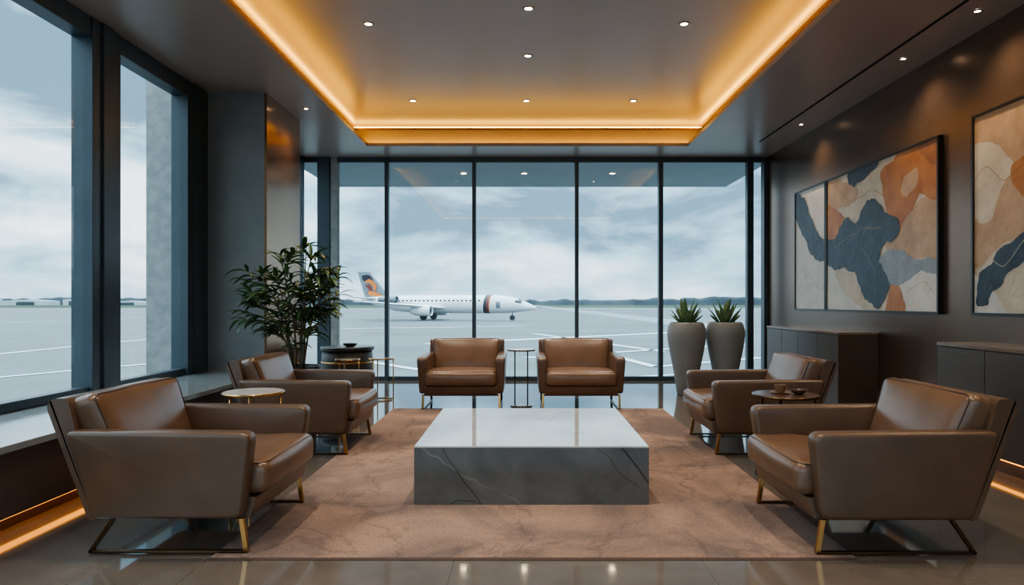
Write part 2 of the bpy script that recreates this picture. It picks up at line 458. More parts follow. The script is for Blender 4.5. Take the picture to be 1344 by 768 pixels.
wn = [0]
def window_y(x0, x1, ya, zb, zt, mw0, mw1, depth=0.12, rail=0.06, toprail=0.08):
    wn[0] += 1
    bm = bmesh.new()
    bm_box(bm, mw0, mw1, ya-depth/2, ya+depth/2, zb, zt)
    bm_box(bm, mw1, x1, ya-0.04, ya+0.04, zb, zb+rail)
    bm_box(bm, mw1, x1, ya-0.04, ya+0.04, zt-toprail, zt)
    fr = tag(finish('window_%d' % wn[0], bm, M_frame, bevel=0.004, seg=1), 'floor-to-ceiling window with dark metal frame', 'window', **st)
    bm = bmesh.new(); vs = [bm.verts.new(p) for p in ((mw1,ya,zb+rail),(x1,ya,zb+rail),(x1,ya,zt-toprail),(mw1,ya,zt-toprail))]
    bm.faces.new(vs); finish('glass_pane', bm, M_glass, parent=fr)
edges = [(-3.66,-3.58),(-3.32,-3.12),(-2.24,-2.18),(-0.835,-0.775),(0.815,0.875),(2.16,2.23),(3.58,3.68)]
for i, e in enumerate(edges):
    nx = edges[i+1][0] if i+1 < len(edges) else 3.84
    window_y(e[0], nx, YB, 0.0, ZS, e[0], e[1])
for i in range(4):  # glazed rear wall, unseen behind the camera, added for frontal daylight fill
    xx = XL + i*(XR-XL)/4
    window_y(xx, xx+(XR-XL)/4, YF, 0.0, ZS, xx, xx+0.07)
tag(box('trim_5', (3.84,3.9,YB-.08,YB+.08,0,ZS), M_frame, bevel=0.004), 'dark metal end post of the glazing', 'trim', **st)
tag(box('trim_6', (-3.10,-3.0,YB-.05,YB+.10,0,ZS), M_concrete), 'grey mullion cladding', 'trim', **st)

def window_x(y0, y1, zb, zt, m0, m1, rail=0.07, toprail=0.2, depth=0.2):
    wn[0] += 1
    xa = XL
    bm = bmesh.new()
    bm_box(bm, xa-depth/2, xa+depth/2-0.02, m0, m1, zb, zt)
    if m1-m0 > .3: bm_box(bm, xa-depth/2-.01, xa+depth/2-0.0, m0+0.12, m1-0.12, zb, zt)
    bm_box(bm, xa-0.05, xa+0.05, y0, y1, zb, zb+rail)
    bm_box(bm, xa-0.09, xa+0.07, y0, y1, zt-toprail, zt)
    fr = tag(finish('window_%d' % wn[0], bm, M_frame, bevel=0.005, seg=1), 'tall side window with dark metal frame', 'window', **st)
    bm = bmesh.new(); vs = [bm.verts.new(p) for p in ((xa,y0,zb+rail),(xa,y1,zb+rail),(xa,y1,zt-toprail),(xa,y0,zt-toprail))]
    bm.faces.new(vs); finish('glass_pane', bm, M_glass, parent=fr)
window_x(2.6, 5.57, 0.49, ZS, 5.57, 5.96, toprail=0.16)
window_x(5.96, 7.15, 0.49, ZS, 7.15, 7.6, toprail=0.16)
window_x(YF+.2, 2.2, 0.49, ZS, 2.2, 2.6)  # unseen bay running back past the camera, added to bring in daylight
window_x(8.72, 10.9, 0.0, ZS, 10.86, 10.94, toprail=0.1)

# ------------------------------------------------------------------ downlights
def downlight(x, y, z, power=30, group='ceiling downlights', angle=95, color=(1,0.84,0.66), k=1.0):
    e = empty('downlight', (x, y, z))
    bm = bmesh.new(); bm_lathe(bm, [(0.036*k,-0.002),(0.036*k,-0.008),(0.052*k,-0.008),(0.055*k,-0.001)], 32, cap=False)
    finish('trim_ring', bm, M_lampring, smooth=True, parent=e)
    bm = bmesh.new(); bm_lathe(bm, [(0.034*k,-0.001),(0.034*k,-0.004)], 32)
    finish('lens', bm, M_lamp, parent=e)
    tag(e, 'small round recessed downlight glowing warm white', 'ceiling light', group)
    l = bpy.data.lights.new('spot', 'SPOT'); l.energy = power; l.spot_size = math.radians(angle); l.spot_blend = 1.0
    l.shadow_soft_size = 0.05; l.color = color
    lo = bpy.data.objects.new('spot_beam', l); lo.location = (0,0,-0.03); COL.objects.link(lo); lo.parent = e
for (x, y) in ((-1.5,9.2),(0.03,9.2),(1.47,9.2),(-1.52,6.66),(1.56,6.66),(0.04,6.31),(0.04,7.52),(-1.5,3.6),(1.5,3.6),(0.04,3.9),(-1.5,1.6),(1.5,1.6)):  # rows nearest the camera are out of view, added as fill light
    downlight(x, y, ZU, 120)
for y in (8.92, 6.52, 5.45, 4.0, 2.4):
    downlight(3.62, y, ZS, 38, 'wall-washing downlights', 125, (1,0.76,0.50), 0.65)
downlight(-2.62, 8.2, ZS, 55, 'wall-washing downlights', 110, (1,0.66,0.36), 0.65)

# ------------------------------------------------------------------ lounge chairs
W = 0.98; HW = W/2; AT = 0.105
def build_chair():
    e = empty('lounge_chair')
    arm_prof = round_poly([(-0.34,0.175),(0.40,0.175),(0.455,0.605),(-0.46,0.615)], [0.04,0.05,0.06,0.04], 7)
    for s in (-1, 1):
        def warp(p, s=s):
            t = (p[2]-0.175)/0.43
            return (p[0], p[1] + s*(-0.022 + 0.022*t), p[2])
        padded('armrest', arm_prof, s*(HW-AT/2), AT, M_leather2, e, warp=warp, r=0.024, crown=0.007)
    back_prof = round_poly([(-0.32,0.17),(-0.36,0.17),(-0.57,0.735),(-0.535,0.77),(-0.46,0.77)], [0.01,0.03,0.035,0.02,0.03], 6)
    extrude_profile('back_shell', back_prof, -HW+0.035, HW-0.035, M_leather2, e, bevel=0.02, seg=4)
    base_prof = round_poly([(-0.36,0.165),(0.42,0.165),(0.45,0.27),(-0.38,0.27)], 0.015, 3)
    extrude_profile('seat_base', base_prof, -HW+AT-0.02, HW-AT+0.02, M_leather2, e, bevel=0.01)
    cw = HW-AT+0.008
    cushion('seat_cushion', 0.40, cw, 0.085, 0.05, M_leather, e, fn=lambda p: (p.x+0.10, p.y, p.z+0.35+0.03*(p.x)), puff=(0.018,0,0.022), wr=0.010)
    ang = math.radians(20)
    ca, sa = math.cos(ang), math.sin(ang)
    def fb(p):
        z = p.z + 0.20; x = p.x
        yy = p.y*(1+0.11*max(0,(p.z/0.215)))
        return (-0.295 + x*ca - z*sa, yy, 0.382 + (x*sa + z*ca))
    cushion('back_cushion', 0.085, cw-0.004, 0.215, 0.055, M_leather, e, fn=fb, puff=(0.02,0,0.006), wr=0.006, seed=5)
    def loop(hx, hy, fnn, r=0.05, n=6):
        pts = []
        for (cx, cy, a0) in ((hx-r, hy-r, 0), (-hx+r, hy-r, 90), (-hx+r, -hy+r, 180), (hx-r, -hy+r, 270)):
            for k in range(n+1):
                a = math.radians(a0+90*k/n); pts.append(fnn(cx+r*math.cos(a), cy+r*math.sin(a)))
        return pts
    bm = bmesh.new()
    bm_tube(bm, loop(0.40-0.014, cw-0.014, lambda x,y: (x+0.10, y, 0.35+0.03*x+0.073)), 0.0035, 6, True)
    finish('seat_piping', bm, M_piping, parent=e)
    bm = bmesh.new()
    bm_tube(bm, loop(0.215-0.016, cw-0.018, lambda a,b: fb(Vector((0.072,b,a)))), 0.0035, 6, True)
    finish('back_piping', bm, M_piping, parent=e)
    for s in (-1, 1):
        y = s*(HW-0.065)
        o = bar('leg', (0.385,y,0.172), (0.41,y,0.004), 0.024, 0.024, M_brass, e); o['label'] = 'brass front leg'
        bar('leg', (-0.25,y,0.172), (-0.365,y,0.004), 0.026, 0.018, M_darkmetal, e)
        bar('runner', (-0.372,y,0.007), (0.418,y,0.007), 0.026, 0.013, M_darkmetal, e)
    bar('crossbar', (0.36,-HW+0.07,0.158), (0.36,HW-0.07,0.158), 0.014, 0.02, M_darkmetal, e, wdir=(1,0,0))
    return e
ZR = 0.006
ch = build_chair(); ch.location = (-1.79, 3.82, ZR)
tag(ch, 'brown leather lounge chair with brass front legs, beside window sill', 'armchair', 'leather lounge chairs')
def addchair(loc, rot, label):
    c = copy_thing(ch, loc, rot); c['label'] = label; return c
addchair((-1.86, 6.0, ZR), 0, 'brown leather lounge chair in front of the potted tree')
addchair((1.86, 3.80, ZR), math.pi, 'brown leather lounge chair with brass front legs, near the large painting')
addchair((1.98, 6.0, ZR), math.pi, 'brown leather lounge chair beside round dark wood table')
c = addchair((-0.735, 8.36, ZR), -math.pi/2, 'brown leather lounge chair before the windows, by tall slim table'); c.scale = (1,1.05,1)
c = addchair((0.665, 8.36, ZR), -math.pi/2, 'brown leather lounge chair before the windows, by tall slim table'); c.scale = (1,1.05,1)

# ------------------------------------------------------------------ rug + coffee table
RY = 8.0
rg = box('area_rug', (-1.53,1.62,3.33,RY,0.0,0.006), M_rug)
tag(rg, 'mottled pinkish brown wool area rug under the coffee table', 'rug')
M_bind = mat('rug_binding',(84,68,62),rough=.9)
box('rug_binding', (-1.53,1.62,3.305,3.33,0.0005,0.004), M_bind, parent=rg)
box('rug_binding', (-1.53,1.62,RY,RY+.025,0.0005,0.004), M_bind, parent=rg)

ct = empty('coffee_table', (0.045, 4.95, 0.006))
x0,x1,y0,y1 = -0.722,0.722,-0.755,0.755
box('table_body', (x0,x1,y0,y1,0,0.348), M_marble_body, bevel=0.002, parent=ct)
box('table_top', (x0,x1,y0,y1,0.3485,0.36), M_marble_top, bevel=0.003, parent=ct)
tag(ct, 'large square grey marble block coffee table with polished top coloured paler as if catching window light', 'coffee table')

# ------------------------------------------------------------------ side tables
def side_table(loc, r, h, top_m, style, label, leg_m=M_brass, nleg=3, ph=120):
    e = empty('side_table', loc)
    lathe('tabletop', [(r-0.008,h-0.012),(r-0.008,h)], top_m, e)
    bm = bmesh.new(); bm_lathe(bm, [(r-0.008,h-0.018),(r,h-0.018),(r,h-0.001),(r-0.008,h-0.001)], 48, cap=False)
    finish('rim', bm, leg_m, parent=e)
    lr = 0.9*r if style == 'ring' else 0.45*r
    for k in range(nleg):
        a = math.radians(ph+360/nleg*k)
        tube('leg', [(lr*math.cos(a),lr*math.sin(a),h-0.014),(lr*math.cos(a),lr*math.sin(a),0.006)], 0.008, leg_m, e)
    if style == 'ring':
        bm = bmesh.new(); bm_tube(bm, [(0.9*r*math.cos(2*math.pi*k/32),0.9*r*math.sin(2*math.pi*k/32),0.008) for k in range(32)], 0.007, 8, True)
        finish('base_ring', bm, leg_m, parent=e)
    else:
        lathe('base', [(r*0.8,0),(r*0.8,0.008),(r*0.75,0.013)], leg_m, e)
    tag(e, label, 'side table'); return e
side_table((-0.035,8.22,0.0), 0.17, 0.686, M_tsmoke, 'disc', 'tall slim round metal side table between two chairs', M_darkmetal, 2, 0)
side_table((-1.95,4.92,0.0), 0.215, 0.61, M_tglass, 'ring', 'round pale-topped side table with brass rim')
side_table((-1.83,8.75,0.0), 0.17, 0.54, M_tsmoke, 'ring', 'round side table with thin brass legs near the tree')
side_table((-2.16,8.35,0.0), 0.15, 0.56, M_tsmoke, 'ring', 'small round brass side table beside the tree')
side_table((1.89,4.93,0.0), 0.235, 0.59, M_ttop, 'ring', 'round dark wood side table holding a cup', M_darkmetal)
cu = empty('coffee_cup', (1.86, 4.96, 0.5905))
lathe('saucer', [(0.03,0.0),(0.065,0.006),(0.068,0.009),(0.03,0.006)], M_cup, cu)
lathe('cup_body', [(0.026,0.008),(0.034,0.02),(0.040,0.062),(0.037,0.062),(0.031,0.022),(0.01,0.018)], M_cup, cu)
lathe('coffee', [(0.0355,0.052),(0.0355,0.053)], M_coffee, cu)
tube('cup_handle', [(0.037+0.022*math.sin(math.pi*k/8), 0, 0.022+0.03*k/8) for k in range(9)], 0.004, M_cup, cu, n=8)
tag(cu, 'brown ceramic coffee cup on saucer on the dark wood table', 'cup')
bw = empty('small_bowl', (1.97,4.90,0.5905))
lathe('bowl_body', [(0.02,0.0),(0.045,0.012),(0.058,0.035),(0.054,0.035),(0.04,0.015),(0.01,0.008)], M_ttop, bw)
tag(bw, 'small dark wooden bowl on the dark wood table', 'bowl')

dt = empty('drum_table', (-2.42,9.35,0))
bm = bmesh.new(); bm_lathe(bm, [(0.30,0.0),(0.34,0.10),(0.345,0.45),(0.33,0.60)], 64); finish('drum_body', bm, M_drum, parent=dt)
lathe('drum_top', [(0.35,0.60),(0.36,0.61),(0.36,0.64),(0.35,0.65)], M_pot, dt)
bm = bmesh.new(); bm_lathe(bm, [(0.347,0.43),(0.351,0.435),(0.351,0.445),(0.346,0.45)], 64, cap=False); finish('drum_band', bm, M_brass, parent=dt)
tag(dt, 'dark round drum table with brass band', 'side table')
vz = empty('low_dish', (-2.36,9.25,0.6505))
lathe('dish_body', [(0.04,0),(0.08,0.015),(0.10,0.045),(0.095,0.045),(0.07,0.018),(0.01,0.01)], M_pot, vz)
tag(vz, 'low dark dish on the drum table', 'bowl')

# ------------------------------------------------------------------ plants
def leaf(bm, base, d, L, w, droop, roll=0.0, seg=6, fold=0.25, thick=0):
    d = Vector(d).normalized(); up = Vector((0,0,1))
    side = d.cross(up)
    if side.length < 1e-3: side = Vector((1,0,0))
    side.normalize()
    side = (Matrix.Rotation(roll, 3, d) @ side)
    p = Vector(base); prev = None; cur = d.copy()
    for i in range(seg+1):
        t = i/seg
        ww = w*math.sin(math.pi*min(1, (t*0.92+0.06)))**0.8 * (1-0.25*t)
        if i == seg: ww = 0.0008
        nrm = side.cross(cur).normalized()
        row = [bm.verts.new(p - side*ww/2 + nrm*ww*fold), bm.verts.new(p), bm.verts.new(p + side*ww/2 + nrm*ww*fold)]
        if prev:
            for k in range(2):
                f = bm.faces.new((prev[k], prev[k+1], row[k+1], row[k])); f.smooth = True
        prev = row
        cur = (cur + Vector((0,0,-droop))*(1.0/seg)).normalized()
        p = p + cur*L/seg

pt = empty('potted_tree', (-2.33, 7.02, 0))
lathe('pot', [(0.14,0),(0.18,0.04),(0.22,0.48),(0.23,0.60),(0.21,0.60),(0.20,0.56),(0.02,0.55)], M_pot, pt)
lathe('soil', [(0.197,0.555),(0.19,0.562)], M_soil, pt)
rnd = random.Random(33)
bs = bmesh.new(); bl = bmesh.new()
tips = []
for s in range(8):
    a = 2*math.pi*s/8 + rnd.uniform(-.3,.3)
    h = rnd.uniform(0.78,1.22); sp = rnd.uniform(0.22,0.42)
    if s == 0: h = 1.32; sp = 0.06
    b = Vector((0.05*math.cos(a), 0.05*math.sin(a), 0.55)); pts = []
    for i in range(9):
        t = i/8
        pts.append(b + Vector((sp*math.cos(a)*t**1.6, 0.65*sp*math.sin(a)*t**1.6, h*t)) + Vector((0.015*math.sin(5*t+s),0.012*math.cos(4*t+s),0)))
    bm_tube(bs, pts, [0.012*(1-0.6*i/8) for i in range(9)], 7)
    tips.append((pts[-1], Vector((math.cos(a)*.4, math.sin(a)*.3, 1))))
    for k in range(8):
        t0 = rnd.uniform(0.36,0.97); base = pts[int(t0*8)]
        aa = a + rnd.uniform(-1.9,1.9); ln = rnd.uniform(0.14,0.32)
        d = Vector((math.cos(aa), math.sin(aa)*.55, rnd.uniform(0.1,1.0))).normalized()
        q = [base + d*ln*u + Vector((0,0,0.04*u*(1-u))) for u in (0,.25,.5,.75,1)]
        bm_tube(bs, q, [0.006,0.005,0.005,0.004,0.003], 6)
        nl = 8
        for m_ in range(nl):
            u = 0.35+0.65*m_/(nl-1); p = base + d*ln*u
            sd = d.cross(Vector((0,0,1))).normalized()*(1 if m_ % 2 else -1)
            dd = (d*0.7 + sd*rnd.uniform(.5,.9) + Vector((0,0,rnd.uniform(-.1,.5)))).normalized()
            dd = Vector((dd.x, dd.y*.75, dd.z))
            leaf(bl, p, dd, rnd.uniform(0.14,0.25), rnd.uniform(0.040,0.056), rnd.uniform(0.7,1.7), rnd.uniform(-.5,.5))
for (p, d) in tips:
    nL = rnd.randint(8,10)
    for k in range(nL):
        a = 2*math.pi*k/nL + rnd.uniform(-.3,.3); el = rnd.uniform(0,1.3)
        dd = (Vector((math.cos(a), math.sin(a)*.7, el)) + d*0.35).normalized()
        base = p - d.normalized()*rnd.uniform(0,0.14)
        leaf(bl, base, dd, rnd.uniform(0.15,0.25), rnd.uniform(0.040,0.056), rnd.uniform(0.5,1.4), rnd.uniform(-.4,.4))
for v in bl.verts:
    if v.co.y > 0.46: v.co.y = 0.46 + 0.07*math.tanh((v.co.y-0.46)/0.2)
finish('trunk', bs, M_stem, parent=pt)
finish('foliage', bl, M_leaf, parent=pt)
tag(pt, 'tall leafy green indoor tree in dark pot beside the pier', 'potted plant')

def planter():
    e = empty('tall_planter')
    bm = bmesh.new()
    bm_lathe(bm, [(0.12,0),(0.13,0.01),(0.148,0.15),(0.182,0.36),(0.222,0.56),(0.250,0.72),(0.260,0.82),(0.252,0.90),(0.232,0.955),(0.215,0.98),(0.200,0.983),(0.192,0.965),(0.19,0.93),(0.01,0.93)], 64)
    finish('pot', bm, M_planter, parent=e)
    lathe('soil', [(0.189,0.931),(0.18,0.945)], M_soil, e)
    bm = bmesh.new(); r2 = random.Random(5)
    for ring, (n, el, L, r0) in enumerate(((3,3.4,0.36,0.015),(5,2.0,0.34,0.04),(7,1.2,0.29,0.06),(6,0.75,0.2,0.075))):
        for k in range(n):
            a = 2*math.pi*k/n + ring*.5 + r2.uniform(-.1,.1)
            leaf(bm, (r0*math.cos(a), r0*math.sin(a), 0.94), (math.cos(a), math.sin(a), el), L*r2.uniform(.9,1.1), 0.078, -0.2, 0, 7, 0.3)
    finish('agave_leaves', bm, M_agave, parent=e)
    return e
p1 = planter(); p1.location = (2.20, 9.25, 0)
tag(p1, 'tall tapered grey planter with spiky green agave', 'planter', 'tall planters')
p2 = copy_thing(p1, (2.74, 9.3, 0), 0.9)

# ------------------------------------------------------------------ credenzas
def credenza(y0, y1, ndoor, label):
    e = empty('credenza', (3.45, y0, 0)); L_ = y1-y0; d = XR-3.45-0.002
    box('cabinet_body', (0.022, d, 0, L_, 0.11, 0.89), M_cab, bevel=0.003, parent=e)
    box('countertop', (-0.004, d, -0.004, L_+0.004, 0.892, 0.92), M_cabtop, bevel=0.003, parent=e)
    box('plinth', (0.07, d, 0.04, L_-0.04, 0.0, 0.108), M_cab, parent=e)
    w = L_/ndoor
    for k in range(ndoor):
        box('cabinet_door', (0.0, 0.021, k*w+0.003, (k+1)*w-0.003, 0.115, 0.885), M_cab, bevel=0.002, parent=e)
    tag(e, label, 'cabinet')
    return e
credenza(7.5, 9.7, 4, 'low dark veneer cabinet along the wall under the painting')
credenza(2.2, 5.7, 6, 'long low dark veneer cabinet with warm light beneath')
tag(box('led_strip', (3.475,3.515,2.3,5.6,0.1,0.1095), M_ledfloor), 'warm amber light strip under the cabinet', 'light strip', 'floor light strips')

# ------------------------------------------------------------------ paintings
def P(px, py):
    D = XR*F/(px-VX); return (D, H-(py-VY)*D/F)
def smooth_loop(pts, n=12, amp=1.0):
    out = []; N = len(pts)
    for i in range(N):
        p0,p1,p2,p3 = [Vector(pts[(i+k-1)%N]) for k in range(4)]
        for j in range(n):
            t = j/n
            q = 0.5*((2*p1)+(-p0+p2)*t+(2*p0-5*p1+4*p2-p3)*t*t+(-p0+3*p1-3*p2+p3)*t**3)
            d = mnoise.noise_vector(Vector((q.x*4,q.y*4,0)))*0.04 + mnoise.noise_vector(Vector((q.x*11,q.y*11,3)))*0.03 + mnoise.noise_vector(Vector((q.x*30,q.y*30,7)))*0.010
            out.append(Vector((q.x+d.x*amp, q.y+d.y*amp)))
    return out
def pm(name, c1, c2): return mat(name, c1, c2, 5, rough=0.45, bump=0.6, bscale=16, bdist=0.01, detail=8)
PC = {'cream': pm('paint_cream',(206,190,166),(222,207,184)), 'white': pm('paint_white',(214,208,198),(230,224,214)),
      'navy': pm('paint_navy',(32,44,60),(52,66,82)), 'rust': pm('paint_ochre',(176,106,46),(198,132,66)),
      'tan': pm('paint_tan',(188,150,114),(206,170,134)), 'grey': pm('paint_grey_blue',(140,147,154),(158,165,170)),
      'brown': pm('paint_brown',(146,88,46),(164,106,60))}
PK = list(PC.keys())
from mathutils.geometry import tessellate_polygon
def clip(poly, y0, y1, z0, z1):
    def cl(pts, inside, inter):
        out = []
        for i in range(len(pts)):
            a, b = pts[i-1], pts[i]
            if inside(b):
                if not inside(a): out.append(inter(a,b))
                out.append(b)
            elif inside(a): out.append(inter(a,b))
        return out
    def lerp(a,b,t): return (a[0]+(b[0]-a[0])*t, a[1]+(b[1]-a[1])*t)
    for ax, v, s in ((0,y0,1),(0,y1,-1),(1,z0,1),(1,z1,-1)):
        if len(poly) < 3: return []
        poly = cl(poly, lambda p: s*(p[ax]-v) >= 0, lambda a,b: lerp(a,b,(v-a[ax])/(b[ax]-a[ax])))
    return poly
def painting(name, panels, zb, zt, bg, shapes, label, lines=(), amp=1.0):
    e = empty(name, (XR-0.001, panels[0][0], zb))
    for (ya, yb) in panels:
        fw = 0.022
        bm = bmesh.new(); X0, X1 = -0.05, 0.0
        bm_box(bm, X0,X1,ya,ya+fw,zb,zt); bm_box(bm, X0,X1,yb-fw,yb,zb,zt)
        bm_box(bm, X0,X1,ya+fw,yb-fw,zb,zb+fw); bm_box(bm, X0,X1,ya+fw,yb-fw,zt-fw,zt)
        bmesh.ops.translate(bm, verts=bm.verts[:], vec=(0,-panels[0][0],-zb))
        finish('picture_frame', bm, M_frameb, parent=e)
        bm = bmesh.new(); bm_box(bm, -0.034,0.0,ya+fw,yb-fw,zb+fw,zt-fw, PK.index(bg))
        k = 0
        for (c, pts) in shapes:
            poly = smooth_loop([P(*p) for p in pts], 12, amp)
            poly = clip([(q[0],q[1]) for q in poly], ya+fw, yb-fw, zb+fw, zt-fw)
            k += 1
            if len(poly) < 3: continue
            x = -0.0345-0.0005*k
            tris = tessellate_polygon([[Vector((x,q[0],q[1])) for q in poly]])
            vs = [bm.verts.new((x,q[0],q[1])) for q in poly]
            for t in tris:
                try: f = bm.faces.new([vs[i] for i in t]); f.material_index = PK.index(c)
                except ValueError: pass
        for (c, w, pts) in lines:
            k += 1; x = -0.035-0.0005*k
            Q = [Vector(P(*p)) for p in pts]; S = []
            for i in range(len(Q)-1):
                p0 = Q[max(i-1,0)]; p1 = Q[i]; p2_ = Q[i+1]; p3 = Q[min(i+2,len(Q)-1)]
                for j in range(10):
                    t = j/10
                    q = 0.5*((2*p1)+(-p0+p2_)*t+(2*p0-5*p1+4*p2_-p3)*t*t+(-p0+3*p1-3*p2_+p3)*t**3)
                    d = mnoise.noise_vector(Vector((q.x*5,q.y*5,0)))*0.03; S.append(Vector((q.x+d.x,q.y+d.y)))
            prev = None
            for i, q in enumerate(S):
                t = (S[min(i+1,len(S)-1)]-S[max(i-1,0)]).normalized(); n_ = Vector((-t.y,t.x))*w/2
                ok = ya+fw+.01 < q.x < yb-fw-.01 and zb+fw+.01 < q.y < zt-fw-.01
                if ok:
                    cur = [bm.verts.new((x,q.x+n_.x,q.y+n_.y)), bm.verts.new((x,q.x-n_.x,q.y-n_.y))]
                    if prev: f = bm.faces.new((prev[0],prev[1],cur[1],cur[0])); f.material_index = PK.index(c)
                    prev = cur
                else: prev = None
        bmesh.ops.translate(bm, verts=bm.verts[:], vec=(0,-panels[0][0],-zb))
        me = bpy.data.meshes.new('canvas')
        bm.to_mesh(me); bm.free()
        for kk in PK: me.materials.append(PC[kk])
        o = bpy.data.objects.new('canvas', me); COL.objects.link(o); o.parent = e
    tag(e, label, 'painting')
sh1 = [('white', [(1040,225),(1070,232),(1086,240),(1086,330),(1100,375),(1112,420),(1040,430)]),
       ('tan', [(1089,240),(1105,236),(1130,250),(1120,268),(1100,274),(1089,275)]),
       ('white', [(1092,345),(1110,380),(1135,405),(1135,425),(1090,425)]),
       ('tan', [(1178,290),(1200,270),(1245,262),(1250,345),(1215,335),(1180,345),(1168,322)]),
       ('rust', [(1160,228),(1180,205),(1196,190),(1228,172),(1250,170),(1250,240),(1232,262),(1212,258),(1200,278),(1186,302),(1176,300),(1168,275)]),
       ('tan', [(1192,232),(1206,224),(1212,236),(1206,248),(1194,258),(1187,248)]),
       ('brown', [(1212,190),(1235,180),(1250,182),(1250,212),(1232,216),(1218,208)]),
       ('rust', [(1089,272),(1104,276),(1114,292),(1106,312),(1094,322),(1089,318)]),
       ('white', [(1190,352),(1220,350),(1250,345),(1250,425),(1188,425),(1186,385)]),
       ('rust', [(1176,362),(1184,368),(1190,392),(1193,425),(1166,425),(1169,398)]),
       ('grey', [(1160,338),(1185,326),(1205,340),(1228,338),(1250,348),(1245,362),(1215,360),(1190,372),(1168,374)]),
       ('navy', [(1044,254),(1058,258),(1068,281),(1076,306),(1088,314),(1098,316),(1106,298),(1116,288),(1128,292),(1138,270),(1148,262),(1158,266),(1168,280),(1186,290),(1182,312),(1166,320),(1160,340),(1167,360),(1170,384),(1158,404),(1148,402),(1138,392),(1130,366),(1114,352),(1100,354),(1086,344),(1074,340),(1064,322),(1052,296)]),
       ('navy', [(1118,224),(1136,212),(1154,204),(1156,218),(1140,232),(1126,246),(1119,240)])]
ln1 = [('grey',0.005,[(1150,290),(1135,320),(1150,350),(1155,390)]),
       ('tan',0.004,[(1100,325),(1120,310),(1140,300),(1165,300)]),
       ('brown',0.004,[(1095,235),(1120,262),(1150,250),(1175,262),(1200,255),(1240,225)]),
       ('brown',0.004,[(1050,385),(1065,360),(1080,380),(1088,370)]),
       ('rust',0.004,[(1195,385),(1215,370),(1235,385)])]
painting('abstract_painting', [(6.35,8.72),(8.74,9.73)], 1.14, 2.81, 'cream', sh1, 'abstract diptych of navy, rust and cream shapes in black frame', ln1)
sh2 = [('tan', [(1270,120),(1420,60),(1420,260),(1350,225),(1320,195),(1300,185),(1270,190)]),
       ('tan', [(1270,275),(1290,290),(1308,285),(1325,240),(1350,225),(1420,180),(1430,300),(1350,310),(1310,330),(1290,350),(1270,350)]),
       ('white', [(1270,360),(1290,365),(1320,395),(1330,440),(1270,440)]),
       ('rust', [(1335,215),(1380,190),(1430,180),(1430,250),(1360,260),(1338,245)]),
       ('navy', [(1288,378),(1294,356),(1308,346),(1316,330),(1334,318),(1352,304),(1420,270),(1430,320),(1370,338),(1342,350),(1328,360),(1320,374),(1308,386),(1302,402),(1290,400)])]
ln2 = [('cream',0.005,[(1280,300),(1300,330),(1325,350),(1360,300)]),('brown',0.004,[(1282,240),(1300,220),(1330,235),(1380,180)])]
painting('abstract_painting', [(4.1,5.88)], 1.14, 2.85, 'cream', sh2, 'abstract painting in tan, cream and navy, black frame', ln2, 0.6)

# ------------------------------------------------------------------ exterior
ZG = -1.35
M_apron = mat('apron_concrete', (66,72,75), (104,111,114), 0.05, rough=0.3, rough2=0.75, detail=9, stretch=(0.5,3.0,1), spec=0.35)
M_grass = mat('grass_field', (62,74,64), (78,88,72), 0.02, rough=0.95, spec=0.1)
M_mark = mat('marking_white', (206,212,214), (186,194,198), 0.5, rough=0.7)
M_runway = mat('runway_pale', (124,131,135), (136,143,147), 0.1, rough=0.7, spec=0.2)
bm = bmesh.new()
def gq(pts, z, mi):
    f = bm.faces.new([bm.verts.new((p[0],p[1],z)) for p in pts]); f.material_index = mi
gq([(-900,-300),(900,-300),(900,330),(-900,330)], ZG, 0)
gq([(-2500,330),(2500,330),(2500,2600),(-2500,2600)], ZG, 1)
def G(px, py):
    D = (H-ZG)*F/(py-VY); return Vector(((px-VX)*D/F, D))
def gline(a, b, w, mi=2, z=0.02):
    a = G(*a); b = G(*b); d = (b-a).normalized(); n = Vector((-d.y, d.x))*w/2
    gq([a-n,b-n,b+n,a+n], ZG+z, mi)
gline((560,452),(900,436),1.1); gline((700,438),(870,462),0.5); gline((690,470),(985,452),0.5)
gline((757,455),(860,482),0.45); gline((860,482),(1000,470),0.45); gline((450,470),(640,500),0.4)
gline((450,432),(690,428),0.8); gline((-80,503),(240,474),0.35); gline((-50,470),(230,442),0.45)
gline((700,401),(960,432),6,3,0.01); gline((740,404),(1000,408),10,3,0.01); gline((0,424),(230,416),2.5,3,0.01)
gline((630,505),(900,492),0.3)
ap = finish('airport_apron', bm, [M_apron, M_grass, M_mark, M_runway])
tag(ap, 'wet grey concrete airport apron with white markings', 'tarmac')
ZT = ZG+0.04
bm = bmesh.new(); prev = None; rt = random.Random(3)
x = -1300
while x < 1300:
    yy = 720 - 60*math.cos(x*0.002)
    hh = 4.5 + 4.5*abs(mnoise.noise(Vector((x*0.012,2,0)))) + 2.0*mnoise.noise(Vector((x*0.09,0,0)))+rt.uniform(-.5,.5)
    if x > 150: hh += 2.0
    if x < -250: hh += 1.5
    cur = [bm.verts.new((x,yy-8,ZT)), bm.verts.new((x,yy-4,ZT+hh*.7)), bm.verts.new((x,yy,ZT+hh)), bm.verts.new((x,yy+12,ZT))]
    if prev:
        for k in range(3): bm.faces.new((prev[k],cur[k],cur[k+1],prev[k+1]))
    prev = cur; x += 5
tl = finish('tree_line', bm, mat('distant_trees',(42,52,60),(56,67,74),0.05,rough=.95))
tag(tl, 'distant low line of dark green trees', 'trees', kind='stuff')
mB = mat('hangar_wall',(170,180,186),(186,192,196),0.2,rough=.6)
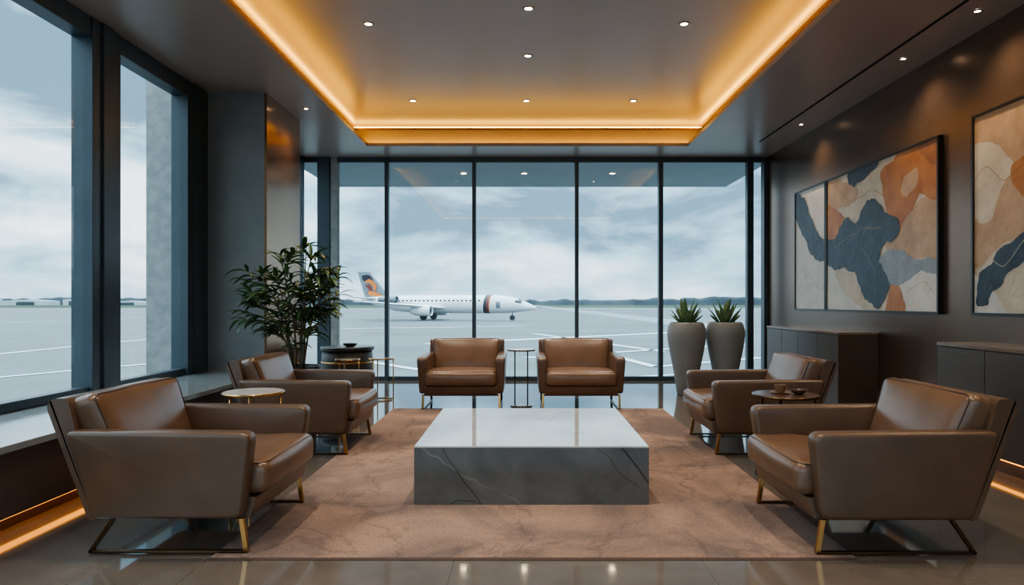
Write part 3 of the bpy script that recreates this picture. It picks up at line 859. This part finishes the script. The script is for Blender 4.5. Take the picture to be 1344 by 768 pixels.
for (bx, w, h) in ((-485,26,7),(-440,40,5),(-398,18,6),(-350,30,4)):
    e = empty('airport_building', (bx, 610, ZT))
    extrude_profile('hangar_body', [(-w/2,0),(w/2,0),(w/2,h*.8),(0,h),(-w/2,h*.8)], -8, 8, mB, e, bevel=0.05, seg=1)
    box('hangar_door', (-w*.2,w*.2,-8.1,-7.95,0,h*.6), M_frame, parent=e)
    tag(e, 'distant pale airport hangar', 'building')
tag(box('trim_7', (-3.9,4.1,11.18,13.9,3.60,3.85), M_canopy), 'pale grey exterior canopy above windows', 'canopy', **st)
for cx in (-1.1, 0.0, 1.6):
    e = empty('canopy_light', (cx, 12.4, 3.598))
    bm = bmesh.new(); bm_lathe(bm, [(0.05,-0.001),(0.05,-0.006)], 24); finish('lens', bm, M_lamp, parent=e)
    bm = bmesh.new(); bm_lathe(bm, [(0.052,-0.001),(0.052,-0.01),(0.07,-0.01),(0.072,-0.001)], 24, cap=False); finish('trim_ring', bm, M_lampring, parent=e)
    tag(e, 'small round light in exterior canopy', 'ceiling light', 'canopy lights')
tag(box('wall_outer_column', (-4.22,-3.76,7.62,8.3,-1.35,4.4), M_concrete), 'textured pale concrete exterior column', 'column', **st)

# ------------------------------------------------------------------ aircraft
M_air = mat('aircraft_white', (222,226,228), (230,233,235), 0.5, rough=0.3, coat=0.3)
M_airw = mat('aircraft_window', (28,34,42), rough=0.15)
M_fin = mat('aircraft_fin_grey', (118,127,136), (132,141,149), 0.6, rough=0.35)
M_red = mat('livery_red', (120,50,42), rough=0.35)
M_org = mat('livery_orange', (212,122,58), rough=0.35)
M_blk = mat('livery_black', (44,44,52), rough=0.35)
M_eng = mat('engine_grey', (120,128,134), rough=0.3, metal=0.4)
ac = empty('passenger_jet', (-11.7, 101, ZT), math.radians(-14))
secs = [(-13.4,.12,3.05),(-12.4,.4,2.95),(-10.5,.8,2.72),(-8,1.12,2.45),(-5,1.28,2.32),(-2,1.3,2.3),(4,1.3,2.3),(8.0,1.3,2.3),(9.4,1.22,2.26),(10.6,1.05,2.18),(11.6,.84,2.07),(12.5,.60,1.95),(13.3,.34,1.84),(13.8,.14,1.77),(13.95,.02,1.75)]
def fus(x):
    for a, b in zip(secs, secs[1:]):
        if a[0] <= x <= b[0]:
            t = (x-a[0])/(b[0]-a[0]); return a[1]+(b[1]-a[1])*t, a[2]+(b[2]-a[2])*t
bm = bmesh.new(); rings = []; N = 32
for (x,r,zc) in secs: rings.append([bm.verts.new((x, r*math.cos(2*math.pi*k/N), zc+r*1.03*math.sin(2*math.pi*k/N))) for k in range(N)])
for a,b in zip(rings,rings[1:]):
    for k in range(N): bm.faces.new((a[k],a[(k+1)%N],b[(k+1)%N],b[k])).smooth = True
bm.faces.new(rings[0]); bm.faces.new(rings[-1])
finish('fuselage', bm, M_air, smooth=True, parent=ac)
def skin_patch(name, xa, xb, a0, a1, m, off=1.012, nx=6, na=8, sl=0.0):
    bm = bmesh.new(); g = []
    for i in range(nx+1):
        row = []
        for j in range(na+1):
            an = math.radians(a0+(a1-a0)*j/na); x = xa+(xb-xa)*i/nx + sl*math.sin(an)
            r, zc = fus(x); r *= off
            row.append(bm.verts.new((x, r*math.cos(an), zc+r*1.03*math.sin(an))))
        g.append(row)
    for i in range(nx):
        for j in range(na): bm.faces.new((g[i][j],g[i+1][j],g[i+1][j+1],g[i][j+1])).smooth = True
    finish(name, bm, m, parent=ac)
skin_patch('livery_stripe', 6.3,6.75,0,360,M_blk,na=32,nx=1,sl=.15)
skin_patch('livery_stripe', 6.75,7.1,0,360,M_red,na=32,nx=1,sl=.15)
skin_patch('livery_stripe', 7.1,7.22,0,360,M_org,na=32,nx=1,sl=.15)
for (a0_,a1_,xa,xb) in ((24,50,10.9,11.8),(54,86,11.3,11.9),(94,126,11.3,11.9),(130,156,10.9,11.8)):
    skin_patch('cockpit_window', xa, xb, a0_, a1_, M_airw, off=1.02)
for k in range(20):
    xx = -7.0+k*0.66
    r, zc = fus(xx); yy = -math.sqrt(max(0.01, r*r-((2.78-zc)/1.03)**2))
    bm = bmesh.new()
    bm_box(bm, xx,xx+0.28,yy-0.02,yy+0.08,2.62,2.94)
    finish('cabin_window', bm, M_airw, parent=ac, bevel=0.04, seg=2)
skin_patch('cabin_door', 8.2,8.8,163,205,M_eng,off=1.006)
def slab(name, root, tip, m, t0, t1, vert=False):
    bm = bmesh.new(); R = []
    for (xf,xb,y,z), t in ((root,t0),(tip,t1)):
        c = xf-xb; ring = []
        for (u,w) in ((0,0),(0.12,0.5),(0.4,0.6),(1,0.05),(1,-0.05),(0.4,-0.4),(0.12,-0.4)):
            if vert: ring.append(bm.verts.new((xf-c*u, y+w*t, z)))
            else: ring.append(bm.verts.new((xf-c*u, y, z+w*t)))
        R.append(ring)
    n = len(R[0])
    for k in range(n): bm.faces.new((R[0][k],R[0][(k+1)%n],R[1][(k+1)%n],R[1][k]))
    bm.faces.new(R[0]); bm.faces.new(R[1])
    return finish(name, bm, m, parent=ac)
slab('wing', (0.6,-3.8,-1.0,1.75), (-8.0,-9.2,-11.0,2.7), M_air, .5, .15)
slab('wing', (0.6,-3.8,1.0,1.75), (-8.0,-9.2,11.0,2.7), M_air, .5, .15)
slab('tail_fin', (-8.6,-12.9,0,3.1), (-12.2,-14.2,0,7.2), M_fin, .35, .15, True)
slab('tailplane', (-10.6,-12.8,-.4,3.1), (-12.9,-13.8,-4.3,3.4), M_air, .25, .1)
slab('tailplane', (-10.6,-12.8,.4,3.1), (-12.9,-13.8,4.3,3.4), M_air, .25, .1)
bm = bmesh.new()
def sweep(pts, mi, y):
    q = []; N_ = len(pts)
    for i in range(N_):
        p0,p1_,p2_,p3 = [Vector(pts[(i+k-1)%N_]) for k in range(4)]
        for j in range(6):
            t = j/6; q.append(0.5*((2*p1_)+(-p0+p2_)*t+(2*p0-5*p1_+4*p2_-p3)*t*t+(-p0+3*p1_-3*p2_+p3)*t**3))
    tr = tessellate_polygon([[Vector((a.x,a.y,0)) for a in q]])
    for yy in (y, -y):
        vs = [bm.verts.new((a.x,yy,a.y)) for a in q]
        for t in tr:
            try: bm.faces.new([vs[i] for i in t]).material_index = mi
            except ValueError: pass
sweep([(-13.3,6.6),(-12.2,6.7),(-11.6,6.0),(-12.3,5.7),(-13.1,5.9)], 3, .25)
sweep([(-12.9,5.6),(-12.2,6.1),(-11.4,5.7),(-10.9,4.9),(-11.3,4.2),(-11.5,4.9),(-12.0,5.4)], 0, .26)
sweep([(-12.8,5.1),(-12.1,5.2),(-11.7,4.6),(-11.9,3.9),(-12.5,3.9),(-12.2,4.4),(-12.4,4.8)], 1, .27)
sweep([(-12.1,4.3),(-11.5,4.2),(-10.6,4.0),(-10.0,3.5),(-11.4,3.5),(-12.3,3.8)], 0, .28)
finish('tail_emblem', bm, [M_org,M_red,M_air,M_blk], parent=ac)
for s in (-1,1):
    for (x,y,z,r,L_) in ((-8.3,1.85,2.95,.6,3.0),(-2.4,3.4,1.35,.78,3.2)):
        bm = bmesh.new()
        bm_lathe(bm, [(r*.55,-L_/2),(r*.8,-L_*.3),(r,0),(r,L_*.35),(r*.9,L_/2),(r*.8,L_*.47),(r*.7,L_*.3),(r*.15,L_*.32)], 28, axis='x', off=(x,s*y,z))
        finish('engine', bm, M_air if y > 2 else M_eng, parent=ac)
        bm = bmesh.new(); bm_lathe(bm, [(r*.78,L_*.44),(r*.2,L_*.46)], 28, axis='x', off=(x,s*y,z)); finish('engine_fan', bm, M_blk, parent=ac)
    box('engine_pylon', (-9.3,-7.4,min(s*.7,s*1.5),max(s*.7,s*1.5),2.85,3.0), M_eng, parent=ac)
for (x,y,r) in ((-2.6,-2.0,.48),(-2.6,2.0,.48),(10.3,0,.36)):
    for dy in (-.2,.2):
        bm = bmesh.new()
        prof = [(r*.5,-.12),(r*.92,-.12),(r,-.06),(r,.06),(r*.92,.12),(r*.5,.12)]
        rr = []
        for (a,h) in prof: rr.append([bm.verts.new((x+a*math.cos(2*math.pi*k/24), y+dy+h, r+a*math.sin(2*math.pi*k/24))) for k in range(24)])
        for a_,b_ in zip(rr,rr[1:]):
            for k in range(24): bm.faces.new((a_[k],a_[(k+1)%24],b_[(k+1)%24],b_[k]))
        bm.faces.new(rr[0]); bm.faces.new(rr[-1]); finish('wheel', bm, M_blk, parent=ac)
    tube('gear_strut', [(x,y,r),(x,y*.9,1.4)], .09, M_eng, ac)
tag(ac, 'white regional passenger jet with grey tail and orange emblem', 'airplane')

# ------------------------------------------------------------------ world
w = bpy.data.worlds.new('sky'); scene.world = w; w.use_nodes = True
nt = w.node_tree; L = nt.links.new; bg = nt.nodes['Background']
tc = nt.nodes.new('ShaderNodeTexCoord'); mp = nt.nodes.new('ShaderNodeMapping'); mp.inputs['Scale'].default_value = (1,1,3.0); mp.inputs['Location'].default_value = (0.35,0.0,0.45)
L(tc.outputs['Generated'], mp.inputs['Vector'])
n = nt.nodes.new('ShaderNodeTexNoise'); n.inputs['Scale'].default_value = 3.6; n.inputs['Detail'].default_value = 8; n.inputs['Roughness'].default_value = 0.52; n.inputs['Distortion'].default_value = 0.25
L(mp.outputs['Vector'], n.inputs['Vector'])
r = nt.nodes.new('ShaderNodeValToRGB'); els = r.color_ramp.elements
els[0].position = 0.38; els[0].color = (0.15,0.26,0.35,1); els[1].position = 0.60; els[1].color = (0.95,1.04,1.06,1)
e2 = els.new(0.48); e2.color = (0.38,0.59,0.72,1)
L(n.outputs['Fac'], r.inputs['Fac'])
sp = nt.nodes.new('ShaderNodeSeparateXYZ'); L(tc.outputs['Generated'], sp.inputs[0])
mr = nt.nodes.new('ShaderNodeMapRange'); mr.inputs['From Min'].default_value = 0.0; mr.inputs['From Max'].default_value = 0.08
mr.inputs['To Min'].default_value = 0.5; mr.inputs['To Max'].default_value = 0.0
L(sp.outputs['Z'], mr.inputs['Value'])
mx = nt.nodes.new('ShaderNodeMix'); mx.data_type = 'RGBA'; L(mr.outputs['Result'], mx.inputs['Factor']); L(r.outputs['Color'], mx.inputs['A']); mx.inputs['B'].default_value = (0.36,0.52,0.63,1)
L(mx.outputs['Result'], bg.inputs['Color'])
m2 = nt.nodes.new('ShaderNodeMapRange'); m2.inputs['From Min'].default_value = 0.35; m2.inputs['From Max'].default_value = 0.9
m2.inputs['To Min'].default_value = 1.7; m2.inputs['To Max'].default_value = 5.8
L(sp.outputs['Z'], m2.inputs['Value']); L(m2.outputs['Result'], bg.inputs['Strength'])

# ------------------------------------------------------------------ camera
cam = bpy.data.cameras.new('camera'); co = bpy.data.objects.new('camera', cam); COL.objects.link(co)
co.location = (0,0,H); co.rotation_euler = (math.radians(90),0,0)
cam.lens = 24; cam.sensor_width = 36; cam.shift_x = -16/1344; cam.shift_y = 13/1344; cam.clip_end = 5000; cam.clip_start = 0.05
scene.camera = co
